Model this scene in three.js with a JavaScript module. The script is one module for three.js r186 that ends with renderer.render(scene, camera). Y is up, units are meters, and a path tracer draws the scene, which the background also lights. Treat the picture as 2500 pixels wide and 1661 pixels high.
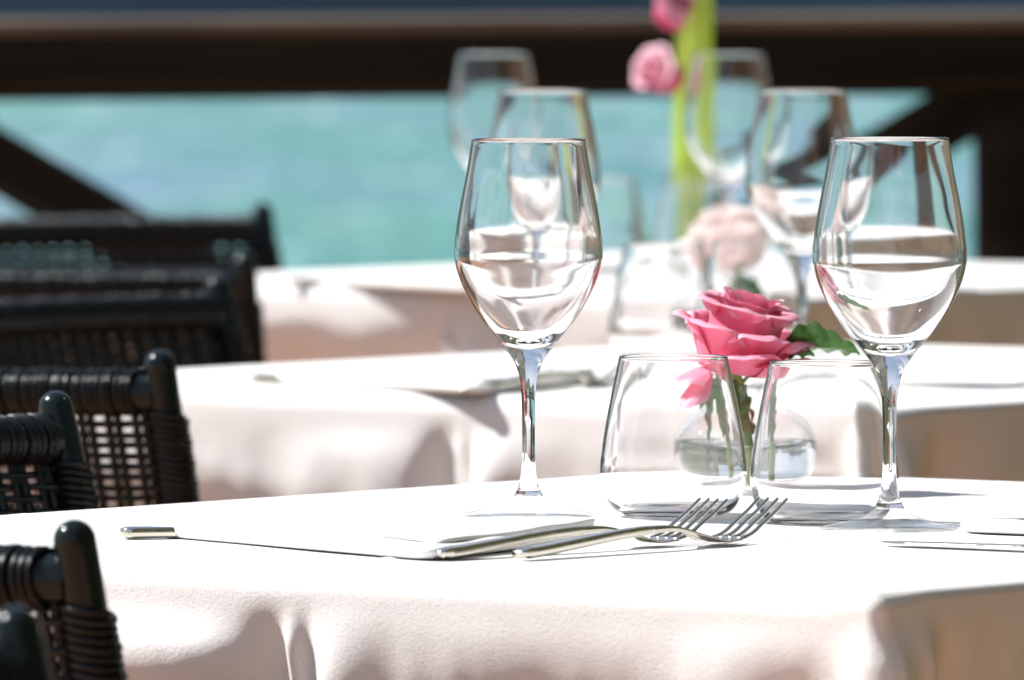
import * as THREE from 'three';
import { mergeGeometries } from 'three/addons/utils/BufferGeometryUtils.js';

// ------------------------------------------------------------------ camera, sky, sun, exposure
const scene = new THREE.Scene();
const EYE = 1.099;
const camera = new THREE.PerspectiveCamera(3.4676, 1024 / 680, 0.1, 6000);
camera.position.set(0, EYE, 0);
camera.lookAt(0, EYE - Math.tan(0.0375885) * 6.4, -6.4);
camera.focus = 6.42;
camera.userData.fStop = camera.getFocalLength() / 22;

const SUN = new THREE.Vector3(-0.67, 0.73, -0.13).normalize();
const sun = new THREE.DirectionalLight(new THREE.Color(1.0, 0.965, 0.915), 3.7);
sun.position.set(0, 0.5, -8).addScaledVector(SUN, 30);
sun.target.position.set(0, 0.5, -8);
sun.castShadow = true;
Object.assign(sun.shadow.camera, { left: -12, right: 12, top: 12, bottom: -12, near: 1, far: 60 });
sun.shadow.mapSize.set(4096, 4096);
scene.add(sun, sun.target);

function clearSky() {
  const W = 512, H = 256, d = new Float32Array(W * H * 4);
  for (let r = 0; r < H; r++) for (let c = 0; c < W; c++) {
    const up = ((r + 0.5) / H - 0.5) * Math.PI, az = ((c + 0.5) / W - 0.5) * 2 * Math.PI;
    const y = Math.sin(up), x = Math.cos(az) * Math.cos(up), z = Math.sin(az) * Math.cos(up);
    const t = Math.pow(Math.max(0, 1 - Math.max(0, y)), 3.2), o = (r * W + c) * 4;
    const glow = 0.16 * Math.pow(Math.max(0, x * SUN.x + y * SUN.y + z * SUN.z), 24);
    d[o] = 0.135 + 0.27 * t + glow; d[o + 1] = 0.180 + 0.255 * t + glow * 0.95; d[o + 2] = 0.275 + 0.20 * t + glow * 0.85; d[o + 3] = 1;
  }
  const t = new THREE.DataTexture(d, W, H, THREE.RGBAFormat, THREE.FloatType);
  t.mapping = THREE.EquirectangularReflectionMapping; t.magFilter = t.minFilter = THREE.LinearFilter; t.needsUpdate = true;
  return t;
}
scene.background = scene.environment = clearSky();

const renderer = new THREE.WebGLRenderer({ antialias: true });
renderer.setSize(1024, 680);
renderer.toneMapping = THREE.LinearToneMapping;
renderer.toneMappingExposure = 2.15;
renderer.shadowMap.enabled = true;

// ------------------------------------------------------------------ helpers
let seed = 7;
const rnd = () => { seed = (seed * 1664525 + 1013904223) >>> 0; return seed / 4294967296; };
const V = (x, y, z) => new THREE.Vector3(x, y, z);
const lerp = THREE.MathUtils.lerp, sstep = THREE.MathUtils.smoothstep, clamp = THREE.MathUtils.clamp;
const gauss = (x, w) => Math.exp(-(x * x) / (w * w));
function hash(i, j, s) { let h = (i * 374761393 + j * 668265263 + s * 974711) | 0; h = Math.imul(h ^ (h >>> 13), 1274126177); return ((h ^ (h >>> 16)) >>> 0) / 4294967296; }
function vnoise(x, y, s = 0) {
  const i = Math.floor(x), j = Math.floor(y), a = x - i, b = y - j, u = a * a * (3 - 2 * a), v = b * b * (3 - 2 * b);
  return lerp(lerp(hash(i, j, s), hash(i + 1, j, s), u), lerp(hash(i, j + 1, s), hash(i + 1, j + 1, s), u), v) * 2 - 1;
}
function tnoise(x, y, px, py, s = 0) {      // repeats every px, py cells
  const i = Math.floor(x), j = Math.floor(y), a = x - i, b = y - j, u = a * a * (3 - 2 * a), v = b * b * (3 - 2 * b);
  const h = (p, q) => hash(((p % px) + px) % px, ((q % py) + py) % py, s);
  return lerp(lerp(h(i, j), h(i + 1, j), u), lerp(h(i, j + 1), h(i + 1, j + 1), u), v) * 2 - 1;
}
const used = {};
function numbered(n) { if (!(n in used)) { used[n] = 0; return n; } used[n]++; return n + '_' + String(used[n]).padStart(3, '0'); }
function shade(o) { o.traverse((m) => { if (m.isMesh) { m.castShadow = true; m.receiveShadow = true; } }); return o; }
function part(name, geo, mat, parent) { const m = new THREE.Mesh(geo, mat); m.name = name; parent.add(m); return shade(m); }
function thing(name, label, category, pos = [0, 0, 0], turn = 0, group) {
  const g = new THREE.Group(); g.name = numbered(name); g.position.set(...pos); g.rotation.y = turn;
  g.userData = { label, category }; if (group) g.userData.group = group;
  scene.add(g); return g;
}
function dup(src, pos, turn, label, group) {
  const c = src.clone(); c.name = numbered(src.name.replace(/_\d{3}$/, '')); c.position.set(...pos); if (turn !== undefined) c.rotation.y = turn;
  c.userData = { ...src.userData, label }; if (group) c.userData.group = group;
  scene.add(c); return c;
}
function struct(name, geo, mat) { const m = new THREE.Mesh(geo, mat); m.name = numbered(name); m.userData.kind = 'structure'; m.receiveShadow = true; scene.add(m); return m; }
function grid(nu, nv, fn, uvfn, closeU = false) {       // sheet of (nu+1) x (nv+1) points
  const p = [], uv = [], ix = [];
  for (let j = 0; j <= nv; j++) for (let i = 0; i <= nu; i++) { const a = fn(i / nu, j / nv); p.push(a.x, a.y, a.z); const t = uvfn ? uvfn(i / nu, j / nv) : [i / nu, j / nv]; uv.push(t[0], t[1]); }
  for (let j = 0; j < nv; j++) for (let i = 0; i < nu; i++) { const a = j * (nu + 1) + i, b = a + 1, c = a + nu + 1, d = c + 1; ix.push(a, b, c, b, d, c); }
  const g = new THREE.BufferGeometry();
  g.setAttribute('position', new THREE.Float32BufferAttribute(p, 3)); g.setAttribute('uv', new THREE.Float32BufferAttribute(uv, 2)); g.setIndex(ix);
  g.computeVertexNormals();
  if (closeU) { const n = g.attributes.normal; for (let j = 0; j <= nv; j++) { const a = j * (nu + 1), b = a + nu; const s = V(n.getX(a) + n.getX(b), n.getY(a) + n.getY(b), n.getZ(a) + n.getZ(b)).normalize(); n.setXYZ(a, s.x, s.y, s.z); n.setXYZ(b, s.x, s.y, s.z); } }
  return g;
}
function tube(pts, r, seg, rad = 6, closed = false) { return new THREE.TubeGeometry(new THREE.CatmullRomCurve3(pts, closed), seg, r, rad, closed); }
function capped(g) { return g; }
// rounded block with bevelled edges, centred
function block(w, h, d, r = 0.004) {
  const s = new THREE.Shape(), x = w / 2 - r, y = h / 2 - r;
  s.moveTo(-x, -y); s.lineTo(x, -y); s.lineTo(x, y); s.lineTo(-x, y); s.closePath();
  const g = new THREE.ExtrudeGeometry(s, { depth: d - 2 * r, bevelEnabled: true, bevelThickness: r, bevelSize: r, bevelSegments: r > 0.02 ? 8 : 3 });
  g.translate(0, 0, -(d - 2 * r) / 2); return g;
}
function loft(sections, nseg) {        // sections: [{c, a (half-width vector), b (half-thickness vector), e}], closed ring each, both ends capped
  const g = grid(nseg, sections.length + 1, (u, v) => {
    const k = Math.round(v * (sections.length + 1)), s = sections[clamp(k - 1, 0, sections.length - 1)];
    if (k === 0 || k === sections.length + 1) return s.c.clone();
    const t = u * Math.PI * 2, e = s.e ?? 0.6, c = Math.cos(t), n = Math.sin(t);
    return s.c.clone().addScaledVector(s.a, Math.sign(c) * Math.pow(Math.abs(c), e)).addScaledVector(s.b, Math.sign(n) * Math.pow(Math.abs(n), e));
  }, null, true);
  return g;
}

// ------------------------------------------------------------------ textures and materials
function dataTex(n, fn, srgb) {
  const d = new Uint8Array(n * n * 4);
  for (let j = 0; j < n; j++) for (let i = 0; i < n; i++) { const c = fn(i / n, j / n, i, j), o = (j * n + i) * 4; d[o] = clamp(c[0], 0, 1) * 255; d[o + 1] = clamp(c[1] ?? c[0], 0, 1) * 255; d[o + 2] = clamp(c[2] ?? c[0], 0, 1) * 255; d[o + 3] = 255; }
  const t = new THREE.DataTexture(d, n, n); t.wrapS = t.wrapT = THREE.RepeatWrapping; t.magFilter = THREE.LinearFilter; t.minFilter = THREE.LinearMipmapLinearFilter; t.generateMipmaps = true;
  if (srgb) t.colorSpace = THREE.SRGBColorSpace; t.needsUpdate = true; return t;
}
// brushed cotton: nap of short fibres over a fine weave, one tile is 0.18 m
const clothTex = dataTex(1024, (u, v) => {
  const fib = tnoise(u * 330, v * 250, 330, 250, 1) * 0.45 + tnoise(u * 190, v * 400, 190, 400, 2) * 0.4 + tnoise(u * 500, v * 500, 500, 500, 3) * 0.35;
  return [0.5 + 0.32 * fib + 0.05 * tnoise(u * 80, v * 110, 80, 110, 4)];
});
clothTex.repeat.set(1 / 0.11, 1 / 0.12);
const clothMat = new THREE.MeshPhysicalMaterial({ color: new THREE.Color().setRGB(0.79, 0.785, 0.77), roughness: 0.95, bumpMap: clothTex, bumpScale: 0.00065, sheen: 0.25, sheenRoughness: 0.6, sheenColor: new THREE.Color(1, 1, 1), side: THREE.DoubleSide });
const napkinMat = new THREE.MeshPhysicalMaterial({ color: new THREE.Color().setRGB(0.75, 0.745, 0.73), roughness: 0.95, bumpMap: clothTex, bumpScale: 0.0004, side: THREE.DoubleSide });
const glassMat = new THREE.MeshPhysicalMaterial({ color: 0xffffff, roughness: 0.028, transmission: 1, thickness: 0.002, ior: 1.41, side: THREE.DoubleSide });
const thinGlassMat = new THREE.MeshPhysicalMaterial({ color: 0xffffff, roughness: 0.02, transmission: 1, thickness: 0, ior: 1.5, side: THREE.DoubleSide });
const waterMat = new THREE.MeshPhysicalMaterial({ color: 0xffffff, roughness: 0.03, transmission: 1, thickness: 0.02, ior: 1.33 });
const steelTex = dataTex(256, (u, v) => [0.45 + 0.25 * tnoise(u * 6, v * 120, 6, 120, 5) + 0.2 * tnoise(u * 40, v * 40, 40, 40, 6)]);
const steelMat = new THREE.MeshPhysicalMaterial({ color: new THREE.Color().setRGB(0.60, 0.57, 0.50), metalness: 1, roughness: 0.3, roughnessMap: steelTex });
const tubeTex = dataTex(256, (u, v) => [0.5 + 0.35 * tnoise(u * 24, v * 24, 24, 24, 8) + 0.2 * tnoise(u * 90, v * 90, 90, 90, 9)]);
const tubeMat = new THREE.MeshPhysicalMaterial({ color: new THREE.Color().setRGB(0.006, 0.012, 0.013), specularIntensity: 0.22, roughness: 0.4, clearcoat: 0.22, clearcoatRoughness: 0.1, roughnessMap: tubeTex });
const ropeTex = dataTex(256, (u, v) => [0.5 + 0.3 * Math.sin((u * 5 + v * 10) * 2 * Math.PI) + 0.25 * tnoise(u * 50, v * 50, 50, 50, 11)]);
const ropeMat = new THREE.MeshPhysicalMaterial({ color: new THREE.Color().setRGB(0.0042, 0.0047, 0.0052), specularIntensity: 0.6, specularColor: new THREE.Color(0.85, 0.95, 1.0), roughness: 0.31, bumpMap: ropeTex, bumpScale: 0.0003 });
const woodTex = dataTex(512, (u, v) => { const g = 0.5 + 0.32 * tnoise(u * 3, v * 60, 3, 60, 12) + 0.25 * tnoise(u * 9, v * 20, 9, 20, 13) + 0.12 * tnoise(u * 60, v * 200, 60, 200, 14); return [g * 0.175, g * 0.172, g * 0.118]; }, true);
const woodBump = dataTex(512, (u, v) => [0.5 + 0.3 * tnoise(u * 3, v * 60, 3, 60, 12) + 0.2 * tnoise(u * 30, v * 160, 30, 160, 15)]);
const woodMat = new THREE.MeshPhysicalMaterial({ map: woodTex, bumpMap: woodBump, bumpScale: 0.002, roughness: 0.7, specularIntensity: 0.35 });
woodTex.repeat.set(1, 1);

// ------------------------------------------------------------------ setting: terrace, lake, far shore, cafe
const deckTex = dataTex(512, (u, v) => { const b = Math.floor(v * 8), e = Math.min((v * 8) % 1, 1 - (v * 8) % 1); const g = 0.78 + 0.22 * hash(b, 3, 1) + 0.16 * tnoise(u * 4, v * 90, 4, 90, 20); const k = e < 0.03 ? 0.25 : 1; return [0.90 * g * k, 0.65 * g * k, 0.49 * g * k]; }, true);
deckTex.repeat.set(1 / 1.1, 1 / 1.1);
const floorMat = new THREE.MeshStandardMaterial({ map: deckTex, roughness: 0.8 });
const floorGeo = grid(1, 1, (u, v) => V(lerp(-9, 1.3, u), 0, lerp(5, -13.75, v)), (u, v) => [lerp(-9, 1.3, u), lerp(5, -13.75, v)]);
struct('floor', floorGeo, floorMat);

function lakeColor(u, v) {
  const p = tnoise(u * 5, v * 22, 5, 22, 31) * 0.5 + tnoise(u * 11, v * 50, 11, 50, 32) * 0.32 + tnoise(u * 26, v * 120, 26, 120, 33) * 0.2;
  return p;
}
const lakeTex = dataTex(1024, (u, v) => {
  const p = 1.25 * lakeColor(u, v), q = tnoise(u * 4, v * 17, 4, 17, 35) + 0.5 * tnoise(u * 9, v * 40, 9, 40, 36), f = sstep(tnoise(u * 17, v * 75, 17, 75, 37) + 0.4 * p, 0.62, 1.05) * 0.32;
  return [0.328 + 0.13 * p + 0.055 * q + f, 0.525 + 0.06 * p - 0.012 * q + f * 0.8, 0.528 + 0.065 * p + 0.065 * q + f * 0.8];
}, true);
const deepTex = dataTex(512, (u, v) => { const p = lakeColor(u, v); return [0.11 + 0.05 * p, 0.15 + 0.06 * p, 0.185 + 0.07 * p]; }, true);
const rippleTex = dataTex(512, (u, v) => [0.5 + 0.25 * tnoise(u * 30, v * 60, 30, 60, 41) + 0.2 * tnoise(u * 80, v * 150, 80, 150, 42)]);
const lakeMat = new THREE.MeshPhysicalMaterial({ map: lakeTex, bumpMap: rippleTex, bumpScale: 0.12, roughness: 0.3, specularIntensity: 0.2 });
const deepMat = new THREE.MeshLambertMaterial({ map: deepTex });
const LAKE = -1.2, shelf = -205;
struct('lake_water', grid(1, 1, (u, v) => V(lerp(-260, 160, u), LAKE, lerp(120, shelf, v)), (u, v) => [lerp(-260, 160, u) / 6.5, lerp(120, shelf, v) / 110]), lakeMat);
struct('deep_lake_water', grid(1, 1, (u, v) => V(lerp(-2500, 2500, u), LAKE, lerp(shelf, -3000, v)), (u, v) => [lerp(-2500, 2500, u) / 70, lerp(shelf, -3000, v) / 400]), deepMat);
const hillTex = dataTex(256, (u, v) => { const p = tnoise(u * 24, v * 24, 24, 24, 51) * 0.5 + tnoise(u * 70, v * 70, 70, 70, 52) * 0.4; return [0.20 + 0.06 * p, 0.27 + 0.08 * p, 0.22 + 0.06 * p]; }, true);
hillTex.repeat.set(12, 4);
struct('hills', grid(120, 24, (u, v) => { const x = lerp(-2600, 2600, u), r = 0.55 + 0.3 * vnoise(x / 600, 1, 5) + 0.18 * vnoise(x / 190, 2, 6) + 0.06 * vnoise(x / 60, 3, 7); return V(x, LAKE - 1 + 420 * r * Math.sin(v * Math.PI * 0.5) + 10 * vnoise(x / 40, v * 30, 8) * v, -2900 - 900 * v); }), new THREE.MeshStandardMaterial({ map: hillTex, roughness: 1, side: THREE.DoubleSide }));

// quay edge under the railing
const quayMat = new THREE.MeshStandardMaterial({ color: new THREE.Color().setRGB(0.3, 0.28, 0.25), roughness: 0.9 });
struct('quay_wall', block(10.4, 1.5, 0.2, 0.02).translate(-3.85, -0.765, -13.86), quayMat);
struct('quay_wall', block(0.2, 1.5, 18.6, 0.02).translate(-9.1, -0.765, -4.4), quayMat);

// the ochre cafe front that runs along the right of the terrace; the table sides and the cutlery see it
{
  const wallTex = dataTex(512, (u, v) => { const p = 0.5 + 0.3 * tnoise(u * 7, v * 7, 7, 7, 61) + 0.25 * tnoise(u * 40, v * 40, 40, 40, 62); return [0.19 + 0.04 * p, 0.205 + 0.04 * p, 0.105 + 0.03 * p]; }, true);
  const wallMat = new THREE.MeshStandardMaterial({ map: wallTex, roughness: 0.9 });
  const g = thing('cafe_building', 'olive ochre plastered building along the right side of the terrace', 'building', [1.25, 0, 0]);
  part('wall', grid(40, 16, (u, v) => V(-0.003 * Math.abs(vnoise(u * 40, v * 16, 3)), v * 5.2, lerp(5, -13.4, u)), (u, v) => [lerp(5, -13.4, u) / 2.5, v * 2]), wallMat, g);
  for (let k = 0; k < 5; k++) {
    const z = 2.5 - k * 3.4;
    const w = part('window', block(0.07, 1.5, 1.1, 0.008).translate(-0.03, 1.75, z), new THREE.MeshStandardMaterial({ color: new THREE.Color().setRGB(0.10, 0.07, 0.04), roughness: 0.6 }), g);
    part('pane', block(0.02, 1.3, 0.9, 0.003).translate(-0.068, 1.75, z), new THREE.MeshPhysicalMaterial({ color: new THREE.Color().setRGB(0.02, 0.022, 0.022), roughness: 0.08 }), w);
    part('sill', block(0.2, 0.06, 1.3, 0.008).translate(-0.1, 0.96, z), wallMat, w);
  }
  part('cornice', block(0.3, 0.2, 18.4, 0.02).translate(-0.12, 5.3, -4.2), wallMat, g);
}

// ------------------------------------------------------------------ railing
{
  const g = thing('wooden_railing', 'dark brown timber railing with slanting braces between the terrace and the lake', 'railing', [0, 0, -13.4]);
  g.rotation.z = 0.0068;
  const capTex = dataTex(256, (u, v) => { const k = 0.5 + 0.3 * tnoise(u * 5, v * 50, 5, 50, 16) + 0.3 * tnoise(u * 11, v * 9, 11, 9, 17); return [0.22 + 0.17 * k, 0.20 + 0.155 * k, 0.17 + 0.13 * k]; }, true), capMat = new THREE.MeshPhysicalMaterial({ map: capTex, roughness: 0.7, bumpMap: woodBump, bumpScale: 0.003 });
  const beam = (len) => { const b = block(len, 0.094, 0.15, 0.03); return b; };
  const uvBox = (geo, sx, sy) => { const p = geo.attributes.position, a = []; for (let i = 0; i < p.count; i++) a.push(p.getX(i) * sx, (p.getY(i) + p.getZ(i)) * sy); geo.setAttribute('uv', new THREE.Float32BufferAttribute(a, 2)); return geo; };
  part('handrail', uvBox(beam(7).translate(0, 0.932, 0), 0.4, 1.5), woodMat, g);
  part('rail_cap', uvBox(block(7, 0.020, 0.165, 0.0095).translate(0, 0.973, 0), 0.4, 1.5), capMat, g);
  for (const x of [-2.15, -0.765, 0.61, 2.0]) part('post', uvBox(block(0.105, 0.886, 0.1, 0.008), 3, 0.5).translate(x, 0.443, 0), woodMat, g);
  part('bottom_rail', uvBox(block(7, 0.08, 0.08, 0.008), 0.4, 1.5).translate(0, 0.2, -0.012), woodMat, g);
  for (const [x0, x1] of [[-2.15, -0.765], [-0.765, 0.61], [0.61, 2.0]]) {
    const mid = (x0 + x1) / 2;
    for (const [a, b] of [[x0 + 0.04, mid - 0.04], [x1 - 0.04, mid + 0.04]]) {
      const y0 = 0.882, y1 = 0.525, len = Math.hypot(b - a, y1 - y0);
      const br = uvBox(block(len + 0.06, 0.072, 0.05, 0.006), 0.5, 1.5); br.rotateZ(Math.atan2(y1 - y0, b - a)); br.translate((a + b) / 2, (y0 + y1) / 2, 0.012);
      part('brace', br, woodMat, g);
    }
  }
}

// ------------------------------------------------------------------ tables and cloths
const TURN = -0.6435, TW = 0.855, TD = 1.0, TOP = 0.75;
const C1 = V(0.148, 0, -6.4465), C2 = V(0.228, 0, -8.6265), C3 = V(0.205, 0, -10.94);
const toLocal = (c, x, z) => { const dx = x - c.x, dz = z - c.z; return [dx * 0.8 + dz * 0.6, -dx * 0.6 + dz * 0.8]; };

function clothGeo(sd, nP, nH) {
  // outline of the table edge: a rounded rectangle, walked from the front-right corner; gives point, outward normal, side and place along it
  const rc = 0.010, hw = TW / 2, hd = TD / 2, per = [];
  const sides = [[V(1, 0, 0), V(0, 0, 1), hw, hd, 'front'], [V(0, 0, -1), V(1, 0, 0), hd, hw, 'right'], [V(-1, 0, 0), V(0, 0, -1), hw, hd, 'back'], [V(0, 0, 1), V(-1, 0, 0), hd, hw, 'left']];
  for (const [dir, n, half, off, nm] of sides) {
    const L = half - rc, k = Math.round(nP * half * 2 / (2 * (TW + TD)));
    for (let i = 0; i < k; i++) { const s = lerp(-L, L, i / k); per.push({ p: dir.clone().multiplyScalar(s).addScaledVector(n, off), n: n.clone(), s, half, nm }); }
    for (let i = 0; i < 14; i++) { const a = (i / 14) * Math.PI / 2; const c = dir.clone().multiplyScalar(L).addScaledVector(n, off - rc), m = n.clone().multiplyScalar(Math.cos(a)).addScaledVector(dir, Math.sin(a)); per.push({ p: c.addScaledVector(m, rc), n: m, s: L + rc * a / 1.6, half, nm, corner: a / (Math.PI / 2) }); }
  }
  let acc = 0; per.forEach((q, i) => { if (i) acc += q.p.distanceTo(per[i - 1].p); q.len = acc; });
  const first = per[0]; per.push({ ...first, len: acc + first.p.distanceTo(per[per.length - 1].p) });
  const edgeR = { front: 0.015, right: 0.006, back: 0.012, left: 0.012 }, nextSide = { front: 'right', right: 'back', back: 'left', left: 'front' };
  for (const q of per) { const near = sstep(Math.abs(q.s), q.half - 0.05, q.half - 0.005) * 0.5; const other = q.corner !== undefined || q.s > 0 ? nextSide[q.nm] : Object.keys(nextSide).find((k) => nextSide[k] === q.nm); q.rE = lerp(edgeR[q.nm], edgeR[other], q.corner !== undefined ? 0.5 : near); }
  const nT = 26, nR = 10, drop = 0.26;
  const N = per.length - 1, M = nT + nR + nH;
  const hang = (q, h) => {        // how far the cloth stands off the vertical under the edge
    let o = 0, s = q.s;
    const edge = q.half - Math.abs(s);
    const g = sstep(h, 0.0, 0.05), g2 = sstep(h, 0.012, 0.09);
    o += 0.30 * h * gauss(Math.max(0, edge), 0.022) * sstep(h, 0.002, 0.03);           // the corners flare
    o -= 0.16 * h * gauss(edge - 0.062, 0.032) * sstep(h, 0.006, 0.04);
    const calm = 1 - 0.8 * gauss(edge, 0.07) - (q.nm === 'right' ? 0.2 : 0);
    o += calm * [0, 0.0028, 0.0042, 0.0025][sd] * g * vnoise(s * 13 + sd * 7, h * 7 + sd, 71 + sd) + calm * (sd === 1 ? 0.0020 : 0.0032) * g * vnoise(s * 30 + sd, h * 17, 72 + sd) + 0.0006 * g * vnoise(s * 75, h * 55, 73 + sd);
    o -= 0.08 * h * g2;
    if (sd === 1 && q.nm === 'front') { const q3 = Math.max(0, h - 0.012 - 0.014 * vnoise(s * 4.5 + 2, 3, 78)); o -= 0.22 * (q3 - 0.02 * (1 - Math.exp(-q3 / 0.02))) * (1 - gauss(edge, 0.03)); }
    if (q.nm === 'front') { const l = sstep(-s, -0.05, 0.03), w = [0, 0.030, 0.055, 0.020][sd] + 0.02 * vnoise(s * 9, sd, 75), q2 = Math.max(0, h - w); o -= l * [0, 0.36, 0.5, 0.8][sd] * (q2 - 0.012 * (1 - Math.exp(-q2 / 0.012))); }
    if (q.nm === 'front' || q.nm === 'back' || q.nm === 'left') {                  // pressed centre crease that falls as a pinched fold
      const c = 0.036 - 0.06 * h, d = s - c, up = sstep(h, 0.004, 0.03);
      o += (sd === 1 ? 0.019 : 0.008) * up * g * gauss(d + 0.085, 0.055) * (1 - 0.4 * g2);
      o -= 0.018 * g * gauss(d + 0.010, 0.016);
      o += 0.0075 * up * gauss(d - 0.004, 0.0065) * (0.4 + g);
      o -= 0.008 * g * gauss(d - 0.0155, 0.006);
      o += 0.009 * g * gauss(d - 0.040, 0.020);
      o -= 0.013 * g2 * gauss(d - 0.21, 0.07);
      o += 0.008 * g * gauss(d - 0.30, 0.04);
    }
    if (q.nm === 'right') { const d = s + q.half - 0.03 - 0.45 * h; o += 0.007 * g * gauss(d, 0.010) - 0.008 * g * gauss(d - 0.022, 0.012) + 0.004 * g * Math.sin(s * 24 + sd) + 0.002 * g * Math.sin(s * 57 + 2 + sd); }
    return o;
  };
  const pts = [], uv = [];
  for (let j = 0; j <= M; j++) for (let i = 0; i <= N; i++) {
    const q = per[i]; let p;
    if (j <= nT) {
      const k = j / nT, kk = Math.pow(k, 0.6); p = q.p.clone().addScaledVector(q.n, -q.rE).multiplyScalar(kk); p.y = TOP;
      p.y += 0.0006 * vnoise(p.x * 9, p.z * 9, 81 + sd) * (1 - Math.pow(k, 8));
      p.y += 0.0011 * gauss(p.x - 0.036, 0.004) * (k < 1 ? 1 : 0) + 0.0011 * gauss(p.z - 0.18, 0.004) * (k < 0.99 ? 1 : 0);
      uv.push(p.x, p.z);
    } else if (j <= nT + nR) {
      const a = ((j - nT) / nR) * Math.PI / 2; p = q.p.clone().addScaledVector(q.n, -q.rE + q.rE * Math.sin(a)); p.y = TOP - q.rE + q.rE * Math.cos(a);
      uv.push(q.len, 0.02 * a);
    } else {
      const h = ((j - nT - nR) / nH) ** 1.15 * drop; p = q.p.clone().addScaledVector(q.n, hang(q, h)); p.y = TOP - q.rE - h;
      uv.push(q.len, 0.03 + h);
    }
    pts.push(p.x, p.y, p.z);
  }
  const ix = [];
  for (let j = 0; j < M; j++) for (let i = 0; i < N; i++) { const a = j * (N + 1) + i, b = a + 1, c = a + N + 1, d = c + 1; ix.push(a, c, b, b, c, d); }
  const g = new THREE.BufferGeometry();
  g.setAttribute('position', new THREE.Float32BufferAttribute(pts, 3)); g.setAttribute('uv', new THREE.Float32BufferAttribute(uv, 2)); g.setIndex(ix); g.computeVertexNormals();
  const n = g.attributes.normal; for (let j = 0; j <= M; j++) { const a = j * (N + 1), b = a + N, s = V(n.getX(a) + n.getX(b), n.getY(a) + n.getY(b), n.getZ(a) + n.getZ(b)).normalize(); n.setXYZ(a, s.x, s.y, s.z); n.setXYZ(b, s.x, s.y, s.z); }
  for (let i = 0; i <= N; i++) n.setXYZ(i, 0, 1, 0);
  return g;
}
const which = ['nearest, in front', 'middle', 'farthest, by the railing'];
[C1, C2, C3].forEach((c, k) => {
  const t = thing('dining_table', ['square table hidden under the nearest white cloth', 'square table hidden under the middle white cloth', 'square table hidden under the white cloth next to the railing'][k], 'table', [c.x, 0, c.z], TURN, 'tables in a row on the terrace');
  part('tabletop', block(TW - 0.03, 0.03, TD - 0.03, 0.006).translate(0, TOP - 0.0175, 0), woodMat, t);
  for (const [sx, sz] of [[1, 1], [1, -1], [-1, 1], [-1, -1]]) part('leg', block(0.05, TOP - 0.04, 0.05, 0.006).translate(sx * (TW / 2 - 0.07), (TOP - 0.04) / 2, sz * (TD / 2 - 0.07)), woodMat, t);
  const m = new THREE.Mesh(clothGeo(k + 1, k ? 420 : 1100, k ? 34 : 70), clothMat); m.name = numbered('tablecloth'); m.position.set(c.x, 0.0006, c.z); m.rotation.y = TURN;
  m.userData = { label: ['white cotton tablecloth on the nearest table, in sharp focus under two forks', 'white tablecloth on the middle table, with the pale pink rose on it', 'white tablecloth on the farthest table, next to the timber railing'][k], category: 'tablecloth', group: 'white tablecloths' };
  scene.add(shade(m));
});

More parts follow.
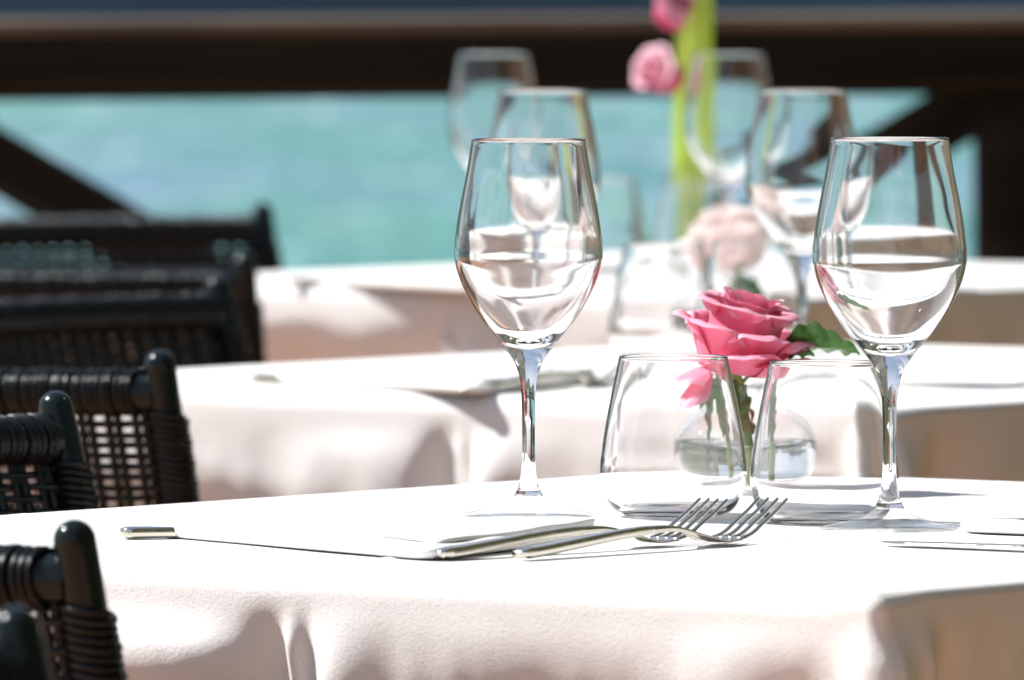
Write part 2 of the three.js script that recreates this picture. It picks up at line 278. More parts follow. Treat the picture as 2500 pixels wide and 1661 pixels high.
// ------------------------------------------------------------------ chairs
const BACKW = 0.44, PIV = 0.45, LEAN = 0.27;          // posts lean back from the seat
const lean = (y) => (y > PIV ? (y - PIV) * Math.tan(LEAN) : 0);
const bulge = (t) => 0.045 * (1 - t * t);               // the back is bent outwards in the middle
function helix(fn, turns, per, r, rad = 6) {           // fn(t, angle) gives a point of the rope's centre line
  const pts = [], n = Math.round(turns * per); for (let i = 0; i <= n; i++) pts.push(fn(i / n, (i / n) * turns * Math.PI * 2));
  return new THREE.TubeGeometry(new THREE.CatmullRomCurve3(pts), n, r, rad, false);
}
function makeChair(label) {
  const g = thing('rope_chair', label, 'chair', [0, 0, 0], 0, 'black rope chairs beside the tables');
  const zB = 0.2;
  for (const s of [-1, 1]) {
    const x = s * BACKW / 2, pr = 0.0108;
    const prof = [[0.0001, 0]]; for (let k = 0; k <= 3; k++) prof.push([pr, 0.002 + k * 0.115]);
    const H = 0.3645; for (let k = 0; k <= 9; k++) { const a = k / 9 * Math.PI / 2; prof.push([Math.max(0.0001, pr * Math.cos(a)), H - pr + pr * Math.sin(a)]); }
    const up = new THREE.LatheGeometry(prof.map((p) => new THREE.Vector2(p[0], p[1])), 28); up.rotateX(LEAN); up.translate(x, PIV, zB);
    const lo = new THREE.CylinderGeometry(pr, pr * 0.9, PIV + 0.004, 24); lo.rotateX(-0.12); lo.translate(x, PIV / 2 - 0.001, zB + 0.026);
    const post = part('back_post', mergeGeometries([up, lo].map((q) => { q = q.toNonIndexed(); return q; })), tubeMat, g);
    part('rope_wrap', helix((t, a) => { const y = lerp(0.758, 0.55, t), wob = 1 + 0.03 * Math.sin(t * 90); return V(x + 0.0128 * wob * Math.cos(a), y - 0.003 * Math.cos(a) * s, zB + lean(y) + 0.0128 * wob * Math.sin(a)); }, 44, 14, 0.0024), ropeMat, post);
  }
  const ry = 0.7715, railC = (t) => V(t * (BACKW / 2 - 0.008), ry, zB + lean(ry) + bulge(t));
  const rail = part('top_rail', tube([-1, -0.75, -0.5, -0.25, 0, 0.25, 0.5, 0.75, 1].map(railC), 0.0125, 40, 16), tubeMat, g);
  part('rope_wrap', helix((t, a) => { const c = railC(lerp(-0.965, 0.965, t)); const w = 1 + 0.035 * Math.sin(t * 61) + 0.02 * Math.sin(t * 173); return V(c.x + 0.0007 * Math.sin(t * 240), c.y + 0.0146 * w * Math.cos(a), c.z + 0.0146 * w * Math.sin(a)); }, 98, 14, 0.0023), ropeMat, rail);
  // woven back: paired cords down, single cords across, over and under
  const at = (x, y, dz = 0) => V(x, y, zB + lean(y) + bulge(x / (BACKW / 2)) * 0.97 + dz);
  const cords = [], nx = 23, px = BACKW / (nx + 1);
  for (let k = 1; k <= nx; k++) for (const d of [-0.0032, 0.0032]) { const x = -BACKW / 2 + k * px + d; cords.push(tube([0.774, 0.74, 0.7, 0.62, 0.5].map((y) => at(x, y)), 0.0033, 14, 6)); }
  part('warp_cords', mergeGeometries(cords), ropeMat, g);
  const rows = []; let y = 0.7495;
  for (let r = 0; y > 0.52; r++, y -= 0.0074) {
    const pts = []; for (let k = 0; k <= (nx + 1) * 2; k++) { const x = -BACKW / 2 + (k / 2) * px; const over = k % 2 ? 0 : ((k / 2 + r) % 2 ? 1 : -1) * 0.0034; const end = k < 1 || k > (nx + 1) * 2 - 1; pts.push(at(x * 1.02, y + 0.0009 * vnoise(k * 0.3, r * 3.1, 91) , end ? 0.0125 * (r % 2 ? 1 : -1) : over)); }
    rows.push(tube(pts, 0.0026, (nx + 1) * 5, 6));
  }
  part('weft_cords', mergeGeometries(rows), ropeMat, g);
  part('seat', block(0.45, 0.035, 0.42, 0.014).translate(0, 0.44, -0.02), ropeMat, g);
  for (const s of [-1, 1]) { const l = new THREE.CylinderGeometry(0.0108, 0.0098, 0.445, 20); l.translate(s * 0.2, 0.2225, -0.2); part('front_leg', l, tubeMat, g); }
  part('seat_rail', tube([V(-0.2, 0.42, -0.2), V(0.2, 0.42, -0.2)], 0.0095, 4, 14), tubeMat, g);
  return g;
}
const knobZ = 0.2 + 0.362 * Math.sin(LEAN);
// right: the end post that shows, +1 or -1 in the chair's own axes; (px, pz) is where its rounded top stands
function seatAt(px, pz, turn, end) { const lx = end * BACKW / 2, c = Math.cos(turn), s = Math.sin(turn); return [px - (lx * c + knobZ * s), 0, pz - (-lx * s + knobZ * c)]; }
const near = -0.6435, far = -2.2143;
const chairs = [
  [-0.2177, -5.548, near + 0.02, 1, 'black rope chair before the nearest table, its rounded post against the cloth at lower left'],
  [-0.2434, -7.728, near + 0.12, 1, 'black rope chair before the middle table, its open weave showing above the nearest cloth'],
  [-0.238, -9.97, near + 0.45, 1, 'black rope chair in front of the farthest table, its rail sagging in the middle'],
  [-0.2886, -7.058, far + 0.02, -1, 'black rope chair behind the nearest table, cut by the left picture edge'],
  [-0.2462, -9.332, far + 0.06, -1, 'black rope chair behind the middle table, its small post with a white glint'],
  [-0.2624, -11.774, far - 0.42, -1, 'black rope chair nearest the lake, behind the farthest table'],
  [-0.2161, -4.851, far + 0.02, -1, 'black rope chair of which only one post shows in the lower left corner'],
];
let chair0;
for (const [px, pz, turn, end, label] of chairs) {
  const p = seatAt(px, pz, turn, end);
  if (!chair0) { chair0 = makeChair(label); chair0.position.set(...p); chair0.rotation.y = turn; } else dup(chair0, p, turn, label);
}

// ------------------------------------------------------------------ glasses
const lathe = (prof, n = 96) => new THREE.LatheGeometry(prof.map((p) => new THREE.Vector2(p[0], p[1])), n);
function smooth(pts, n) { const c = new THREE.CatmullRomCurve3(pts.map((p) => V(p[0], p[1], 0)), false, 'centripetal'); return c.getPoints(n).map((p) => [Math.max(0.00001, p.x), p.y]); }
const TABLE = TOP + 0.0012;
function wineGeo() {
  const k = 1;
  const outer = smooth([[0.0086, 0.0124], [0.0062, 0.0175], [0.0043, 0.028], [0.0037, 0.045], [0.0039, 0.062], [0.0046, 0.076], [0.0066, 0.086], [0.0103, 0.0935], [0.0172, 0.1025], [0.0262, 0.1135], [0.0345, 0.1265], [0.0402, 0.1385], [0.0428, 0.1485], [0.0432, 0.1545], [0.0420, 0.167], [0.0392, 0.184], [0.0359, 0.2005], [0.0331, 0.2185]], 120);
  const rim = [[0.0330, 0.2192], [0.0326, 0.2196], [0.0321, 0.2194], [0.0319, 0.2188]];
  const inner = smooth([[0.0319, 0.2180], [0.0346, 0.2005], [0.0378, 0.184], [0.0405, 0.167], [0.0415, 0.1545], [0.0410, 0.1482], [0.0381, 0.1383], [0.0322, 0.1267], [0.0238, 0.1150], [0.0155, 0.1065], [0.0075, 0.1018], [0.00002, 0.1005]], 70);
  return lathe([[0.00001, 0.0120], ...outer, ...rim, ...inner]);
}
const footGeo = () => lathe([[0.00001, 0.0012], [0.020, 0.0008], [0.036, 0.0002], [0.0383, 0.0005], ...smooth([[0.0386, 0.0012], [0.0372, 0.0022], [0.030, 0.0038], [0.020, 0.0062], [0.0125, 0.0092], [0.0088, 0.0120]], 30)]);
function tumblerGeo() {
  const outer = smooth([[0.0300, 0.0008], [0.0345, 0.0030], [0.0388, 0.0090], [0.0418, 0.0175], [0.0429, 0.0255], [0.0424, 0.034], [0.0402, 0.049], [0.0371, 0.066], [0.0336, 0.083], [0.0317, 0.0918]], 70);
  const rim = [[0.0316, 0.0924], [0.0311, 0.0927], [0.0306, 0.0924]];
  const inner = smooth([[0.0305, 0.0915], [0.0323, 0.083], [0.0357, 0.066], [0.0387, 0.049], [0.0408, 0.034], [0.0414, 0.0258], [0.0403, 0.0180], [0.0372, 0.0098], [0.0325, 0.0046], [0.0270, 0.0030], [0.015, 0.0028], [0.00002, 0.0027]], 60);
  return lathe([[0.00001, 0.0008], [0.018, 0.0007], [0.026, 0.0003], [0.0285, 0.0001], ...outer, ...rim, ...inner]);
}
function vaseGeo() {
  const outer = smooth([[0.022, 0.0005], [0.030, 0.0045], [0.0385, 0.0125], [0.0430, 0.0240], [0.0418, 0.0325], [0.034, 0.0425], [0.0225, 0.0495], [0.0120, 0.0540], [0.0100, 0.0580], [0.0104, 0.0640]], 60);
  const rim = [[0.0103, 0.0647], [0.0097, 0.0650], [0.0092, 0.0646]];
  const inner = smooth([[0.0091, 0.0640], [0.0088, 0.0580], [0.0108, 0.0528], [0.0215, 0.0483], [0.0330, 0.0412], [0.0405, 0.0320], [0.0416, 0.0242], [0.0373, 0.0135], [0.029, 0.0062], [0.015, 0.0036], [0.00002, 0.0032]], 50);
  return lathe([[0.00001, 0.0012], [0.015, 0.0008], [0.0215, 0.0001], ...outer, ...rim, ...inner]);
}
const wg = thing('wine_glass', 'empty stemmed wine glass at left on the nearest table, behind the fork handles', 'wine glass', [0.0096, TABLE, -6.513], 0, 'wine glasses');
part('bowl_and_stem', wineGeo(), glassMat, wg);
part('foot', footGeo(), thinGlassMat, wg);
const wineSpots = [
  [0.2143, -6.3704, 'empty stemmed wine glass at right on the nearest table, in front of a tumbler', 1.016],
  [0.0229, -8.36, 'blurred wine glass on the middle table, seen behind the left front glass', 1.0],
  [0.2163, -8.36, 'blurred wine glass on the middle table, just left of the right front glass', 1.0],
  [-0.0174, -10.6, 'blurred wine glass farthest left on the farthest table', 1.0],
  [0.2045, -10.58, 'blurred wine glass on the farthest table before the green leaf blades', 1.0],
];
for (const [x, z, l, s] of wineSpots) { const c = dup(wg, [x, TABLE, z], rnd() * 6, l); c.scale.setScalar(s); }
const tg = thing('tumbler', 'empty stemless tumbler left of the rose on the nearest table', 'tumbler', [0.094, TABLE, -6.5367], 0, 'stemless tumblers');
part('glass_body', tumblerGeo(), glassMat, tg);
for (const [x, z, l] of [
  [0.1796, -6.4525, 'empty stemless tumbler behind the stem of the right front wine glass'],
  [0.1187, -8.775, 'blurred stemless tumbler on the middle table, left of the pale rose'],
  [0.190, -8.86, 'blurred stemless tumbler on the middle table, below the pale rose'],
  [0.0885, -10.99, 'blurred stemless tumbler on the farthest table against the turquoise water'],
  [0.178, -10.78, 'blurred stemless tumbler on the farthest table before the tall vase'],
]) dup(tg, [x, TABLE, z], rnd() * 6, l);

// ------------------------------------------------------------------ roses
const petalTex = dataTex(256, (u, v) => { const s = tnoise(u * 40, v * 4, 40, 4, 101) * 0.014 + tnoise(u * 9, v * 9, 9, 9, 102) * 0.02, b = sstep(v, 0.0, 0.22); return [0.93 + s, lerp(0.28, 0.40 + 0.12 * v + 0.14 * sstep(v, 0.72, 1), b) + s, lerp(0.38, 0.53 + 0.10 * v + 0.12 * sstep(v, 0.72, 1), b) + s]; }, true);
const petalMat = new THREE.MeshPhysicalMaterial({ map: petalTex, roughness: 0.55, transmission: 0.22, thickness: 0, side: THREE.DoubleSide, sheen: 0.2, sheenColor: new THREE.Color(1, 0.8, 0.85) });
const paleTex = dataTex(256, (u, v) => { const s = tnoise(u * 40, v * 4, 40, 4, 103) * 0.04; return [0.98 + s, 0.90 + 0.05 * v + s, 0.885 + 0.06 * v + s]; }, true);
const paleMat = new THREE.MeshPhysicalMaterial({ map: paleTex, roughness: 0.6, transmission: 0.62, thickness: 0, side: THREE.DoubleSide });
const edgeTex = dataTex(256, (u, v) => { const k = sstep(v, 0.45, 1); return [lerp(0.84, 0.97, k), lerp(0.16, 0.80, k), lerp(0.42, 0.85, k)]; }, true);
const edgeMat = new THREE.MeshPhysicalMaterial({ map: edgeTex, roughness: 0.6, transmission: 0.3, thickness: 0, side: THREE.DoubleSide });
const leafTex = dataTex(256, (u, v) => { const vein = Math.max(gauss(u - 0.5, 0.02), 0.7 * gauss((((v * 7 - Math.abs(u - 0.5) * 5) % 1) + 1) % 1 - 0.5, 0.08)); const s = tnoise(u * 20, v * 20, 20, 20, 105) * 0.05; return [0.29 + s + 0.10 * vein, 0.48 + s + 0.10 * vein, 0.21 + s + 0.06 * vein]; }, true);
const leafMat = new THREE.MeshPhysicalMaterial({ map: leafTex, roughness: 0.5, transmission: 0.3, thickness: 0, side: THREE.DoubleSide });
const stemMat = new THREE.MeshPhysicalMaterial({ color: new THREE.Color().setRGB(0.22, 0.30, 0.07), roughness: 0.55 });
const limeTex = dataTex(256, (u, v) => { const s = 0.10 * tnoise(u * 30, v * 3, 30, 3, 106) + 0.05 * tnoise(u * 12, v * 8, 12, 8, 107); return [0.87 + s, 0.94 + s, 0.46 + s]; }, true);
const limeMat = new THREE.MeshPhysicalMaterial({ map: limeTex, roughness: 0.55, transmission: 0.45, thickness: 0, side: THREE.DoubleSide });

// one petal about the bloom's own upright axis: it leaves the axis at `open0`, stands at `open1` and its lip rolls out to `open2`
function petalGeo({ phi, len, wid, r0, open0, open1, open2, rho, tip = 0.25, roll = 0.004, sd = 0, y0 = 0, nu = 20, nv = 24 }) {
  const prof = []; let r = r0, h = y0;
  for (let j = 0; j <= 60; j++) { const t = j / 60, b = t < 0.45 ? lerp(open0, open1, sstep(t, 0, 0.45)) : lerp(open1, open2, Math.pow((t - 0.45) / 0.55, 2.6)); prof.push([r, h, b]); r += Math.sin(b) * len / 60; h += Math.cos(b) * len / 60; }
  const g = grid(nu, nv, (u, v) => {
    const a = u * 2 - 1, e = 1 - 0.8 * tip * Math.pow(Math.abs(a), 2.8) + 0.025 * gauss(a, 0.2) + 0.02 * vnoise(a * 2.2 + sd * 3, sd, 7), t = v * e, f = clamp(t * 60, 0, 59.999), k = Math.floor(f), q = f - k;
    const R = lerp(prof[k][0], prof[k + 1][0], q), Hh = lerp(prof[k][1], prof[k + 1][1], q), B = prof[k][2];
    const w = wid * (0.28 + 0.72 * Math.sin(Math.PI / 2 * Math.min(1, t * 1.45))) * (1 - 0.12 * sstep(t, 0.75, 1)), s = a * w;
    const rh = Math.max(rho, R * 0.68), ang = s / rh;
    const flip = roll * (sstep(Math.abs(a), 0.72, 1) * sstep(v, 0.35, 0.9) + 0.5 * sstep(v, 0.86, 1)) + 0.0011 * vnoise(a * 2.3 + sd * 5, v * 2.6 + sd, 9) * v + 0.0007 * vnoise(a * 5 + sd, v * 5, 10) * v;
    const rad = R - rh * (1 - Math.cos(ang)) + flip * Math.cos(B), tan = rh * Math.sin(ang), y = Hh - flip * Math.sin(B);
    return V(rad * Math.sin(phi) + tan * Math.cos(phi), y, rad * Math.cos(phi) - tan * Math.sin(phi));
  });
  return g;
}
function bloomParts(root, mat, scale, full, sd) {
  const holder = [];
  const add = (o) => { const g = petalGeo(o); g.scale(scale, scale, scale); holder.push(part('petal', g, mat, root)); };
  const n1 = full ? 5 : 3, n2 = full ? 6 : 4, n3 = full ? 6 : 4, n4 = full ? 6 : 4, n5 = full ? 6 : 0;
  const jit = (k, a) => (hash(k, sd, 77) - 0.5) * a;
  for (let i = 0; i < n1; i++) add({ phi: i * 2.3 + jit(i, 0.4), len: 0.044 + jit(i, 0.003), wid: 0.010 + 0.001 * i, r0: 0.0016, open0: 0.42 + 0.05 * i, open1: -0.10, open2: 0.2 + 0.25 * (i % 2), rho: 0.0042 + 0.0009 * i, tip: 0.08, roll: 0.0014, sd: i + sd });
  for (let i = 0; i < n2; i++) add({ phi: i * 1.047 + 0.4 + jit(i + 20, 0.3), len: 0.0525 + jit(i + 20, 0.004), wid: 0.0185, r0: 0.003, open0: 1.10, open1: -0.14, open2: 0.9 + jit(i, 0.7), rho: 0.0120, tip: 0.14, roll: 0.0030, sd: i + 20 + sd });
  for (let i = 0; i < n3; i++) add({ phi: i * 1.047 + 1.0 + jit(i + 40, 0.3), len: 0.0555 + jit(i + 40, 0.006), wid: 0.0235, r0: 0.0035, open0: 1.50, open1: -0.16, open2: 1.35 + jit(i + 40, 0.8), rho: 0.0150, tip: 0.16, roll: 0.0050, sd: i + 40 + sd });
  for (let i = 0; i < n4; i++) add({ phi: i * 1.047 + 0.55 + jit(i + 60, 0.35), len: 0.0570 + jit(i + 60, 0.007), wid: 0.0270, r0: 0.004, open0: 1.70, open1: -0.02, open2: 1.75 + jit(i + 60, 0.6), rho: 0.0175, tip: 0.18, roll: 0.0060, sd: i + 60 + sd });
  for (let i = 0; i < n5; i++) add({ phi: i * 1.047 + 0.10 + jit(i + 80, 0.4), len: 0.0535 + jit(i + 80, 0.008), wid: 0.0255, r0: 0.004, open0: 1.85, open1: 0.45, open2: 2.0 + jit(i + 80, 0.6), rho: 0.024, tip: 0.22, roll: 0.0054, sd: i + 80 + sd });
  return holder;
}
function leafGeo(len, wid, bend, fold, sd) {
  return grid(16, 40, (u, v) => { const a = u * 2 - 1, saw = 1 + 0.07 * (((v * 14) % 1) - 0.5), w = wid * Math.pow(Math.sin(Math.PI * Math.pow(Math.min(1, v * 0.985 + 0.01), 0.8)), 0.85) * saw; return V(a * w, fold * Math.abs(a) * w - bend * v * v * len + 0.0014 * Math.sin(v * 26 + Math.abs(a) * 3) * Math.abs(a) + 0.001 * vnoise(a * 3, v * 6, sd), v * len); });
}
function makeRose(label, mat, base, tilt, scale, group, cfg) {
  const g = thing('rose', label, 'rose', base, 0, group);
  const head = cfg.head;
  part('stem', tube([V(cfg.foot[0], -head.y + 0.004 + cfg.sink, cfg.foot[1]), V(cfg.foot[0] * 0.62, -head.y * 0.45, cfg.foot[1] * 0.5), V(cfg.foot[0] * 0.36, -0.014, 0), V(0.0003, -0.001, 0), V(0, 0.005, 0)], 0.0031, 24, 12), stemMat, g);
  const before = g.children.length;
  bloomParts(g, mat, scale, true, cfg.sd);
  for (const m of g.children.slice(before)) { m.rotation.set(...tilt); }
  return g;
}
// the vase and rose of the nearest table
const vase = thing('bud_vase', 'round glass bud vase of water behind the two front tumblers', 'vase', [0.1410, TABLE, -6.8031], 0, 'bud vases');
part('glass_body', vaseGeo(), thinGlassMat, vase);
{
  const w = smooth([[0.00002, 0.0040], [0.015, 0.0044], [0.0285, 0.0070], [0.0366, 0.0140], [0.0407, 0.0242], [0.0406, 0.0285]], 30); w.push([0.0402, 0.0288], [0.00001, 0.0286]);
  part('water', lathe(w, 64), waterMat, vase);
}
dup(vase, [0.172, TABLE, -9.06], 1, 'blurred glass bud vase under the pale pink rose on the middle table');
const rose = makeRose('deep pink rose in full bloom between the front wine glasses', petalMat, [0.1352, 0.825, -6.803], [0.14, 0.35, -0.24], 1.06, 'roses in vases', { head: V(0, 0.075, 0), foot: [0.0105, 0.0], sink: 0.008, sd: 3 });
{
  // petals that have dropped open below the bloom, leaves and sepals
  const loose = [
    [{ phi: 0.25, len: 0.047, wid: 0.024, r0: 0.004, open0: 1.3, open1: 1.25, open2: 1.75, rho: 0.03, tip: 0.3, roll: 0.003, sd: 131 }, [0.0, -0.001, 0.0]],
    [{ phi: 1.25, len: 0.046, wid: 0.022, r0: 0.004, open0: 1.35, open1: 1.35, open2: 1.75, rho: 0.035, tip: 0.3, roll: 0.003, sd: 132 }, [0.002, -0.001, 0.0]],
    [{ phi: 2.0, len: 0.046, wid: 0.020, r0: 0.004, open0: 1.35, open1: 1.3, open2: 1.35, rho: 0.035, tip: 0.3, roll: 0.002, sd: 133 }, [0.002, 0.004, 0.0]],
    [{ phi: -1.1, len: 0.047, wid: 0.020, r0: 0.004, open0: 1.5, open1: 1.9, open2: 2.3, rho: 0.03, tip: 0.3, roll: 0.003, sd: 134 }, [-0.002, -0.003, 0.0]],
    [{ phi: -0.8, len: 0.050, wid: 0.014, r0: 0.004, open0: 1.7, open1: 2.15, open2: 2.6, rho: 0.02, tip: 0.3, roll: 0.003, sd: 135 }, [-0.004, -0.006, 0.0]],
  ];
  for (const [o, p] of loose) { const m = part('petal', petalGeo({ ...o, len: o.len * (o.sd > 133 ? 0.84 : 1) }), petalMat, rose); m.position.set(p[0], p[1] + (o.sd > 133 ? 0.004 : 0), p[2]); }
  const leaf = (len, wid, bend, fold, sd, pos, rot) => { const m = part('leaf', leafGeo(len, wid, bend, fold, sd), leafMat, rose); m.position.set(...pos); m.rotation.order = 'YXZ'; m.rotation.set(...rot); };
  leaf(0.046, 0.0165, 0.12, 0.35, 1, [0.030, 0.016, 0.004], [0.02, 1.45, -0.55]);
  leaf(0.032, 0.0085, 0.1, 0.3, 2, [0.016, 0.010, -0.002], [-0.05, 1.5, 0.5]);
  leaf(0.040, 0.0075, 0.25, 0.5, 3, [0.0, -0.006, 0.002], [0.95, -1.0, 0.2]);
  leaf(0.036, 0.0070, 0.2, 0.5, 4, [0.0, -0.006, 0.002], [1.25, 0.3, 0.1]);
  leaf(0.034, 0.0060, 0.2, 0.5, 5, [0.0, -0.006, 0.0], [1.05, 1.5, 0.1]);
  leaf(0.030, 0.0060, 0.2, 0.5, 6, [0.0, -0.004, 0.0], [0.6, -2.2, 0.1]);
  part('stalk', tube([V(0.0, -0.012, 0), V(0.016, 0.004, 0.002), V(0.032, 0.016, 0.004)], 0.0013, 14, 8), stemMat, rose);
}
const pale = makeRose('pale pink rose, out of focus, on the middle table', paleMat, [0.181, 0.8175, -9.06], [-0.1, 2.2, -0.25], 1.06, 'roses in vases', { head: V(0, 0.075, 0), foot: [-0.003, 0], sink: 0.008, sd: 11 });
{
  for (const [rot, pos, len, wid] of [[[1.0, 0.6, 0.1], [0.004, -0.008, 0], 0.04, 0.014], [[0.9, 1.9, 0.2], [0.004, -0.008, 0], 0.04, 0.014], [[1.2, -1.2, 0], [0, -0.008, 0], 0.036, 0.01]]) { const m = part('leaf', leafGeo(len, wid, 0.2, 0.3, 9), leafMat, pale); m.position.set(...pos); m.rotation.order = 'YXZ'; m.rotation.set(...rot); }
}
// tall vase with green blades and two small blooms on the farthest table
{
  const X = 0.177, Z = -11.06;
  const o = smooth([[0.022, 0.0005], [0.0245, 0.004], [0.0235, 0.03], [0.0225, 0.06], [0.024, 0.09], [0.026, 0.10]], 30), i = smooth([[0.0246, 0.0995], [0.0225, 0.088], [0.0208, 0.06], [0.0215, 0.03], [0.0215, 0.012], [0.012, 0.009], [0.00002, 0.0088]], 30);
  const v = thing('tall_vase', 'slim clear vase of green blades on the farthest table', 'vase', [X, TABLE, Z]);
  part('glass_body', lathe([[0.00001, 0.001], [0.018, 0.0002], ...o, [0.0256, 0.1004], ...i], 64), glassMat, v);
  const s = thing('leafy_flower_stem', 'lime green leaf blades with two small pink blooms rising in front of the railing', 'flower', [X, TABLE + 0.012, Z]);
  const blade = (x0, x1, dz, h, w, bend) => part('leaf', grid(6, 40, (u, t) => { const a = u * 2 - 1, ww = w * (0.55 + 0.45 * Math.sin(Math.PI * Math.min(0.98, t * 0.8 + 0.15))); return V(lerp(x0, x1, t) + bend * Math.sin(t * 2.4) + a * ww * 0.94, t * h, dz + 0.35 * Math.abs(a) * ww + 0.01 * Math.sin(t * 3 + dz * 400)); }, (u, t) => [u, t]), limeMat, s);
  blade(-0.011, 0.006, 0.004, 0.40, 0.0115, 0.002); blade(0.003, 0.010, -0.004, 0.42, 0.012, 0.003); blade(-0.002, 0.012, 0.009, 0.40, 0.012, 0.002); blade(-0.006, 0.003, 0.012, 0.39, 0.011, 0.001); blade(-0.013, -0.002, -0.008, 0.37, 0.010, 0.0);
  part('stalk', tube([V(0, 0, 0), V(-0.002, 0.12, 0.004), V(-0.010, 0.2, 0.008), V(-0.022, 0.30, 0.012), V(-0.030, 0.36, 0.012)], 0.0028, 30, 8), stemMat, s);
  for (const [bx, by, bz, sc, rot, sd] of [[-0.018, 0.176, 0.016, 0.88, [0.5, 0.6, 0.95], 21], [-0.023, 0.236, 0.018, 0.90, [0.6, 2.4, 0.45], 22]]) {
    const k = s.children.length; bloomParts(s, edgeMat, sc, false, sd); for (const m of s.children.slice(k)) { m.position.set(bx, by, bz); m.rotation.set(...rot); }
  }
}

// ------------------------------------------------------------------ cutlery and napkins
const FORK = [[0, .0032], [.004, .0036], [.02, .0045], [.05, .0068], [.09, .0098], [.12, .0112], [.139, .0112], [.152, .0096], [.166, .0058], [.176, .0034], [.186, .0026], [.196, .0040]];
function forkBody() {
  const wid = (s) => (s < 0.004 ? 0.0044 : s < 0.1 ? lerp(0.0062, 0.0040, s / 0.1) : s < 0.15 ? lerp(0.0040, 0.0032, (s - 0.1) / 0.05) : s < 0.176 ? lerp(0.0032, 0.0105, sstep(s, 0.15, 0.176)) : 0.0116);
  const thk = (s) => (s < 0.003 ? 0.0022 : s < 0.1 ? lerp(0.0031, 0.0027, s / 0.1) : lerp(0.0027, 0.0010, sstep(s, 0.1, 0.175)));
  const c = new THREE.CatmullRomCurve3(FORK.map(([s, y]) => V(0, y, -s)), false, 'centripetal'), sec = [];
  for (let k = 0; k <= 70; k++) { const t = k / 70, p = c.getPointAt(t), d = c.getTangentAt(t), up = V(0, -d.z, d.y); const s = -p.z; sec.push({ c: p, a: V(wid(s), 0, 0), b: up.multiplyScalar(thk(s)), e: s < 0.12 ? 0.45 : 0.7 }); }
  return loft(sec, 32);
}
function tineGeo(x) {
  const c = new THREE.CatmullRomCurve3([V(x * 0.98, 0.0034, -0.192), V(x, 0.0058, -0.203), V(x, 0.0112, -0.214), V(x, 0.0172, -0.226), V(x * 1.01, 0.0238, -0.237)], false), sec = [];
  for (let k = 0; k <= 24; k++) { const t = k / 24, p = c.getPointAt(t), d = c.getTangentAt(t), up = V(0, -d.z, d.y), w = t < 0.12 ? lerp(0.0024, 0.0016, t / 0.12) : lerp(0.0016, 0.0009, t); sec.push({ c: p, a: V(t > 0.97 ? w * 0.6 : w, 0, 0), b: up.multiplyScalar(lerp(0.0011, 0.0008, t)), e: 0.75 }); }
  return loft(sec, 14);
}
const turnTo = (dx, dz) => Math.atan2(-dx, -dz);
const fork = thing('fork', 'steel fork nearest the camera, its tines raised in front of the right tumbler', 'fork', [0.0035, TABLE, -6.0742], turnTo(0.6, -0.8), 'steel forks');
part('handle', forkBody(), steelMat, fork);
for (const x of [-0.0096, -0.0032, 0.0032, 0.0096]) part('tine', tineGeo(x), steelMat, fork);
dup(fork, [-0.0405, TABLE, -6.0742], turnTo(0.645, -0.764), 'steel fork behind the front one, its tines before the left tumbler');
dup(fork, [-0.036, TABLE, -8.18], turnTo(0.55, -0.83), 'blurred steel fork beside the napkin on the middle table');

function knifeParts(g) {
  const sec = [];
  for (let k = 0; k <= 30; k++) { const t = k / 30, s = t * 0.1, w = t < 0.03 ? 0.0045 : lerp(0.0066, 0.0048, t), h = t < 0.03 ? 0.0026 : lerp(0.0034, 0.0028, t); sec.push({ c: V(0, 0.0036, -s), a: V(w, 0, 0), b: V(0, h, 0), e: 0.5 }); }
  part('handle', loft(sec, 28), steelMat, g);
  const bl = [];
  for (let k = 0; k <= 30; k++) { const t = k / 30, s = 0.099 + t * 0.13, w = lerp(0.004, 0.0095, sstep(t, 0, 0.25)) * (t > 0.8 ? Math.sqrt(Math.max(0.02, 1 - ((t - 0.8) / 0.2) ** 2)) : 1); bl.push({ c: V(t > 0.8 ? (t - 0.8) * 0.01 : 0, 0.0034 - 0.0015 * t, -s), a: V(w, 0, 0), b: V(0, lerp(0.0018, 0.0007, sstep(t, 0, 0.15)), 0), e: 0.8 }); }
  part('blade', loft(bl, 18), steelMat, g);
}
const knife = thing('knife', 'steel knife whose handle end sticks out from under the front napkin', 'knife', [-0.2186, TABLE, -6.2816], turnTo(0.93, -0.24), 'steel knives');
knifeParts(knife);
dup(knife, [0.3873, TABLE, -6.0808], turnTo(-0.8, -0.6), 'steel knife at the right edge, pointing at the foot of the right wine glass');
dup(knife, [-0.1946, TABLE, -8.3916], turnTo(0.93, -0.24), 'blurred steel knife at the left of the middle table');
dup(knife, [0.462, TABLE, -8.235], turnTo(-0.84, -0.54), 'blurred steel knife at the right edge of the middle table');
dup(knife, [-0.2114, TABLE, -10.6236], turnTo(0.93, -0.24), 'blurred steel knife at the left of the farthest table');

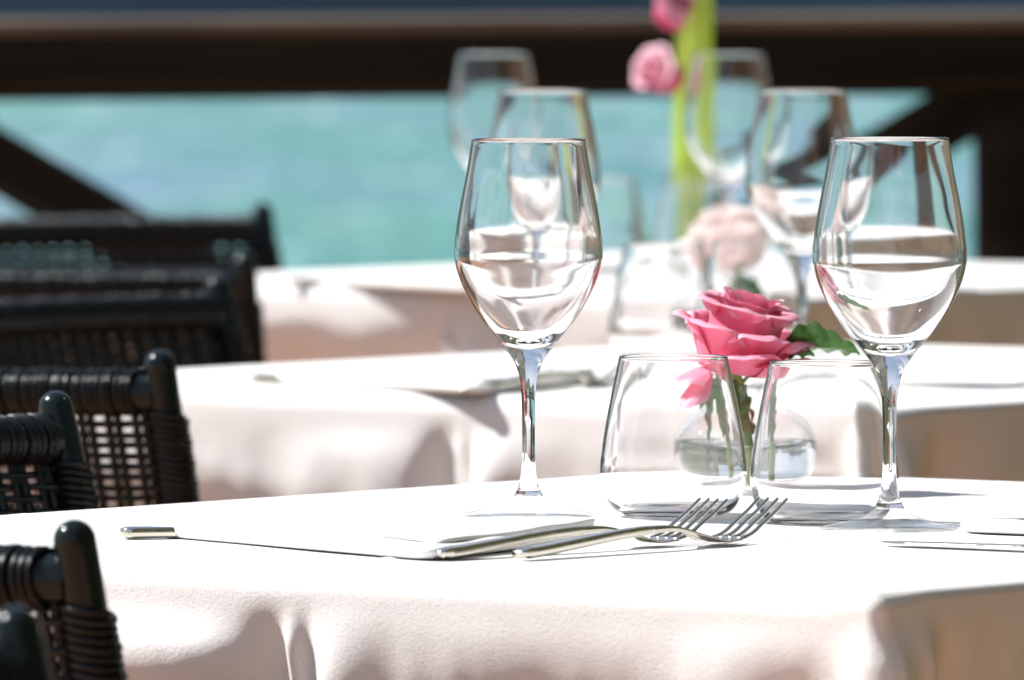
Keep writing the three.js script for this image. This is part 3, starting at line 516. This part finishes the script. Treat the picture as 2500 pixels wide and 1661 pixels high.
function napkinSheet(corners, y0, thick, r, sd, thin = null) {   // a soft folded pad: rounded corners, bulging edge, slightly wavy top
  const c = corners.map((p) => new THREE.Vector2(p[0], p[1])), out = [];
  const n = c.length;
  for (let k = 0; k < n; k++) {
    const p = c[k], a = c[(k + n - 1) % n], b = c[(k + 1) % n], da = a.clone().sub(p).normalize(), db = b.clone().sub(p).normalize(), p0 = p.clone().addScaledVector(da, r), p1 = p.clone().addScaledVector(db, r);
    for (let i = 0; i <= 8; i++) { const t = i / 8; out.push(p0.clone().multiplyScalar((1 - t) ** 2).addScaledVector(p, 2 * t * (1 - t)).addScaledVector(p1, t * t)); }
    const q = b.clone().addScaledVector(p.clone().sub(b).normalize(), r); for (let i = 1; i < 24; i++) out.push(p1.clone().lerp(q, i / 24));
  }
  const mid = out.reduce((s, p) => s.add(p), new THREE.Vector2()).multiplyScalar(1 / out.length), N = out.length;
  const rows = []; for (let j = 0; j <= 16; j++) rows.push([j / 16 * 0.93, 1]); for (let j = 1; j <= 16; j++) { const a = j / 16 * Math.PI; rows.push([0.93 + 0.07 * Math.pow(Math.sin(a), a < 1.57 ? 0.9 : 0.8), a < 1.57 ? Math.pow(Math.cos(a), 0.8) : Math.cos(a)]); }
  return grid(N, rows.length - 1, (u, v) => { const p = out[Math.round(u * N) % N], [k, h] = rows[Math.round(v * (rows.length - 1))], q = mid.clone().lerp(p, k); return V(q.x, y0 + thick * (thin ? lerp(0.02, 1, sstep(q.x, thin[0], thin[1])) : 1) * (0.5 + 0.5 * h) + (h > -0.5 ? 0.0014 * vnoise(q.x * 22, q.y * 22, sd) : 0) * k, q.y); }, (u, v) => { const p = out[Math.round(u * N) % N], k = rows[Math.round(v * (rows.length - 1))][0], q = mid.clone().lerp(p, k); return [q.x, q.y]; }, true);
}
const nap = thing('napkin', 'white folded napkin lying between the knife handle and the forks in front', 'napkin', [0, 0, 0], 0, 'white napkins');
part('lower_fold', napkinSheet([[-0.212, -6.318], [-0.043, -6.062], [0.056, -6.283], [-0.09, -6.346]], TABLE + 0.0003, 0.0076, 0.024, 5), napkinMat, nap);
part('upper_fold', napkinSheet([[-0.075, -6.165], [-0.040, -6.088], [0.050, -6.276], [-0.035, -6.300]], TABLE + 0.0078, 0.0036, 0.012, 6), napkinMat, nap);
{
  const ctr = V(-0.035, 0, -6.315);
  for (const m of nap.children) { m.geometry.translate(-ctr.x, 0, -ctr.z); }
  nap.position.set(ctr.x, 0, ctr.z);
  dup(nap, [ctr.x + 0.015, 0, ctr.z - 2.105], 0, 'blurred white folded napkin on the middle table');
  dup(nap, [ctr.x + 0.01, 0, ctr.z - 4.34], 0, 'blurred white folded napkin on the farthest table');
  const side = thing('napkin', 'white folded napkin cut by the right edge, beside the right wine glass foot', 'napkin', [0.38, 0, -6.33], 0, 'white napkins');
  part('fold', napkinSheet([[-0.136, -0.012], [-0.02, 0.075], [0.16, -0.16], [0.03, -0.26]], TABLE + 0.0003, 0.0072, 0.03, 7), napkinMat, side);
}

renderer.render(scene, camera);
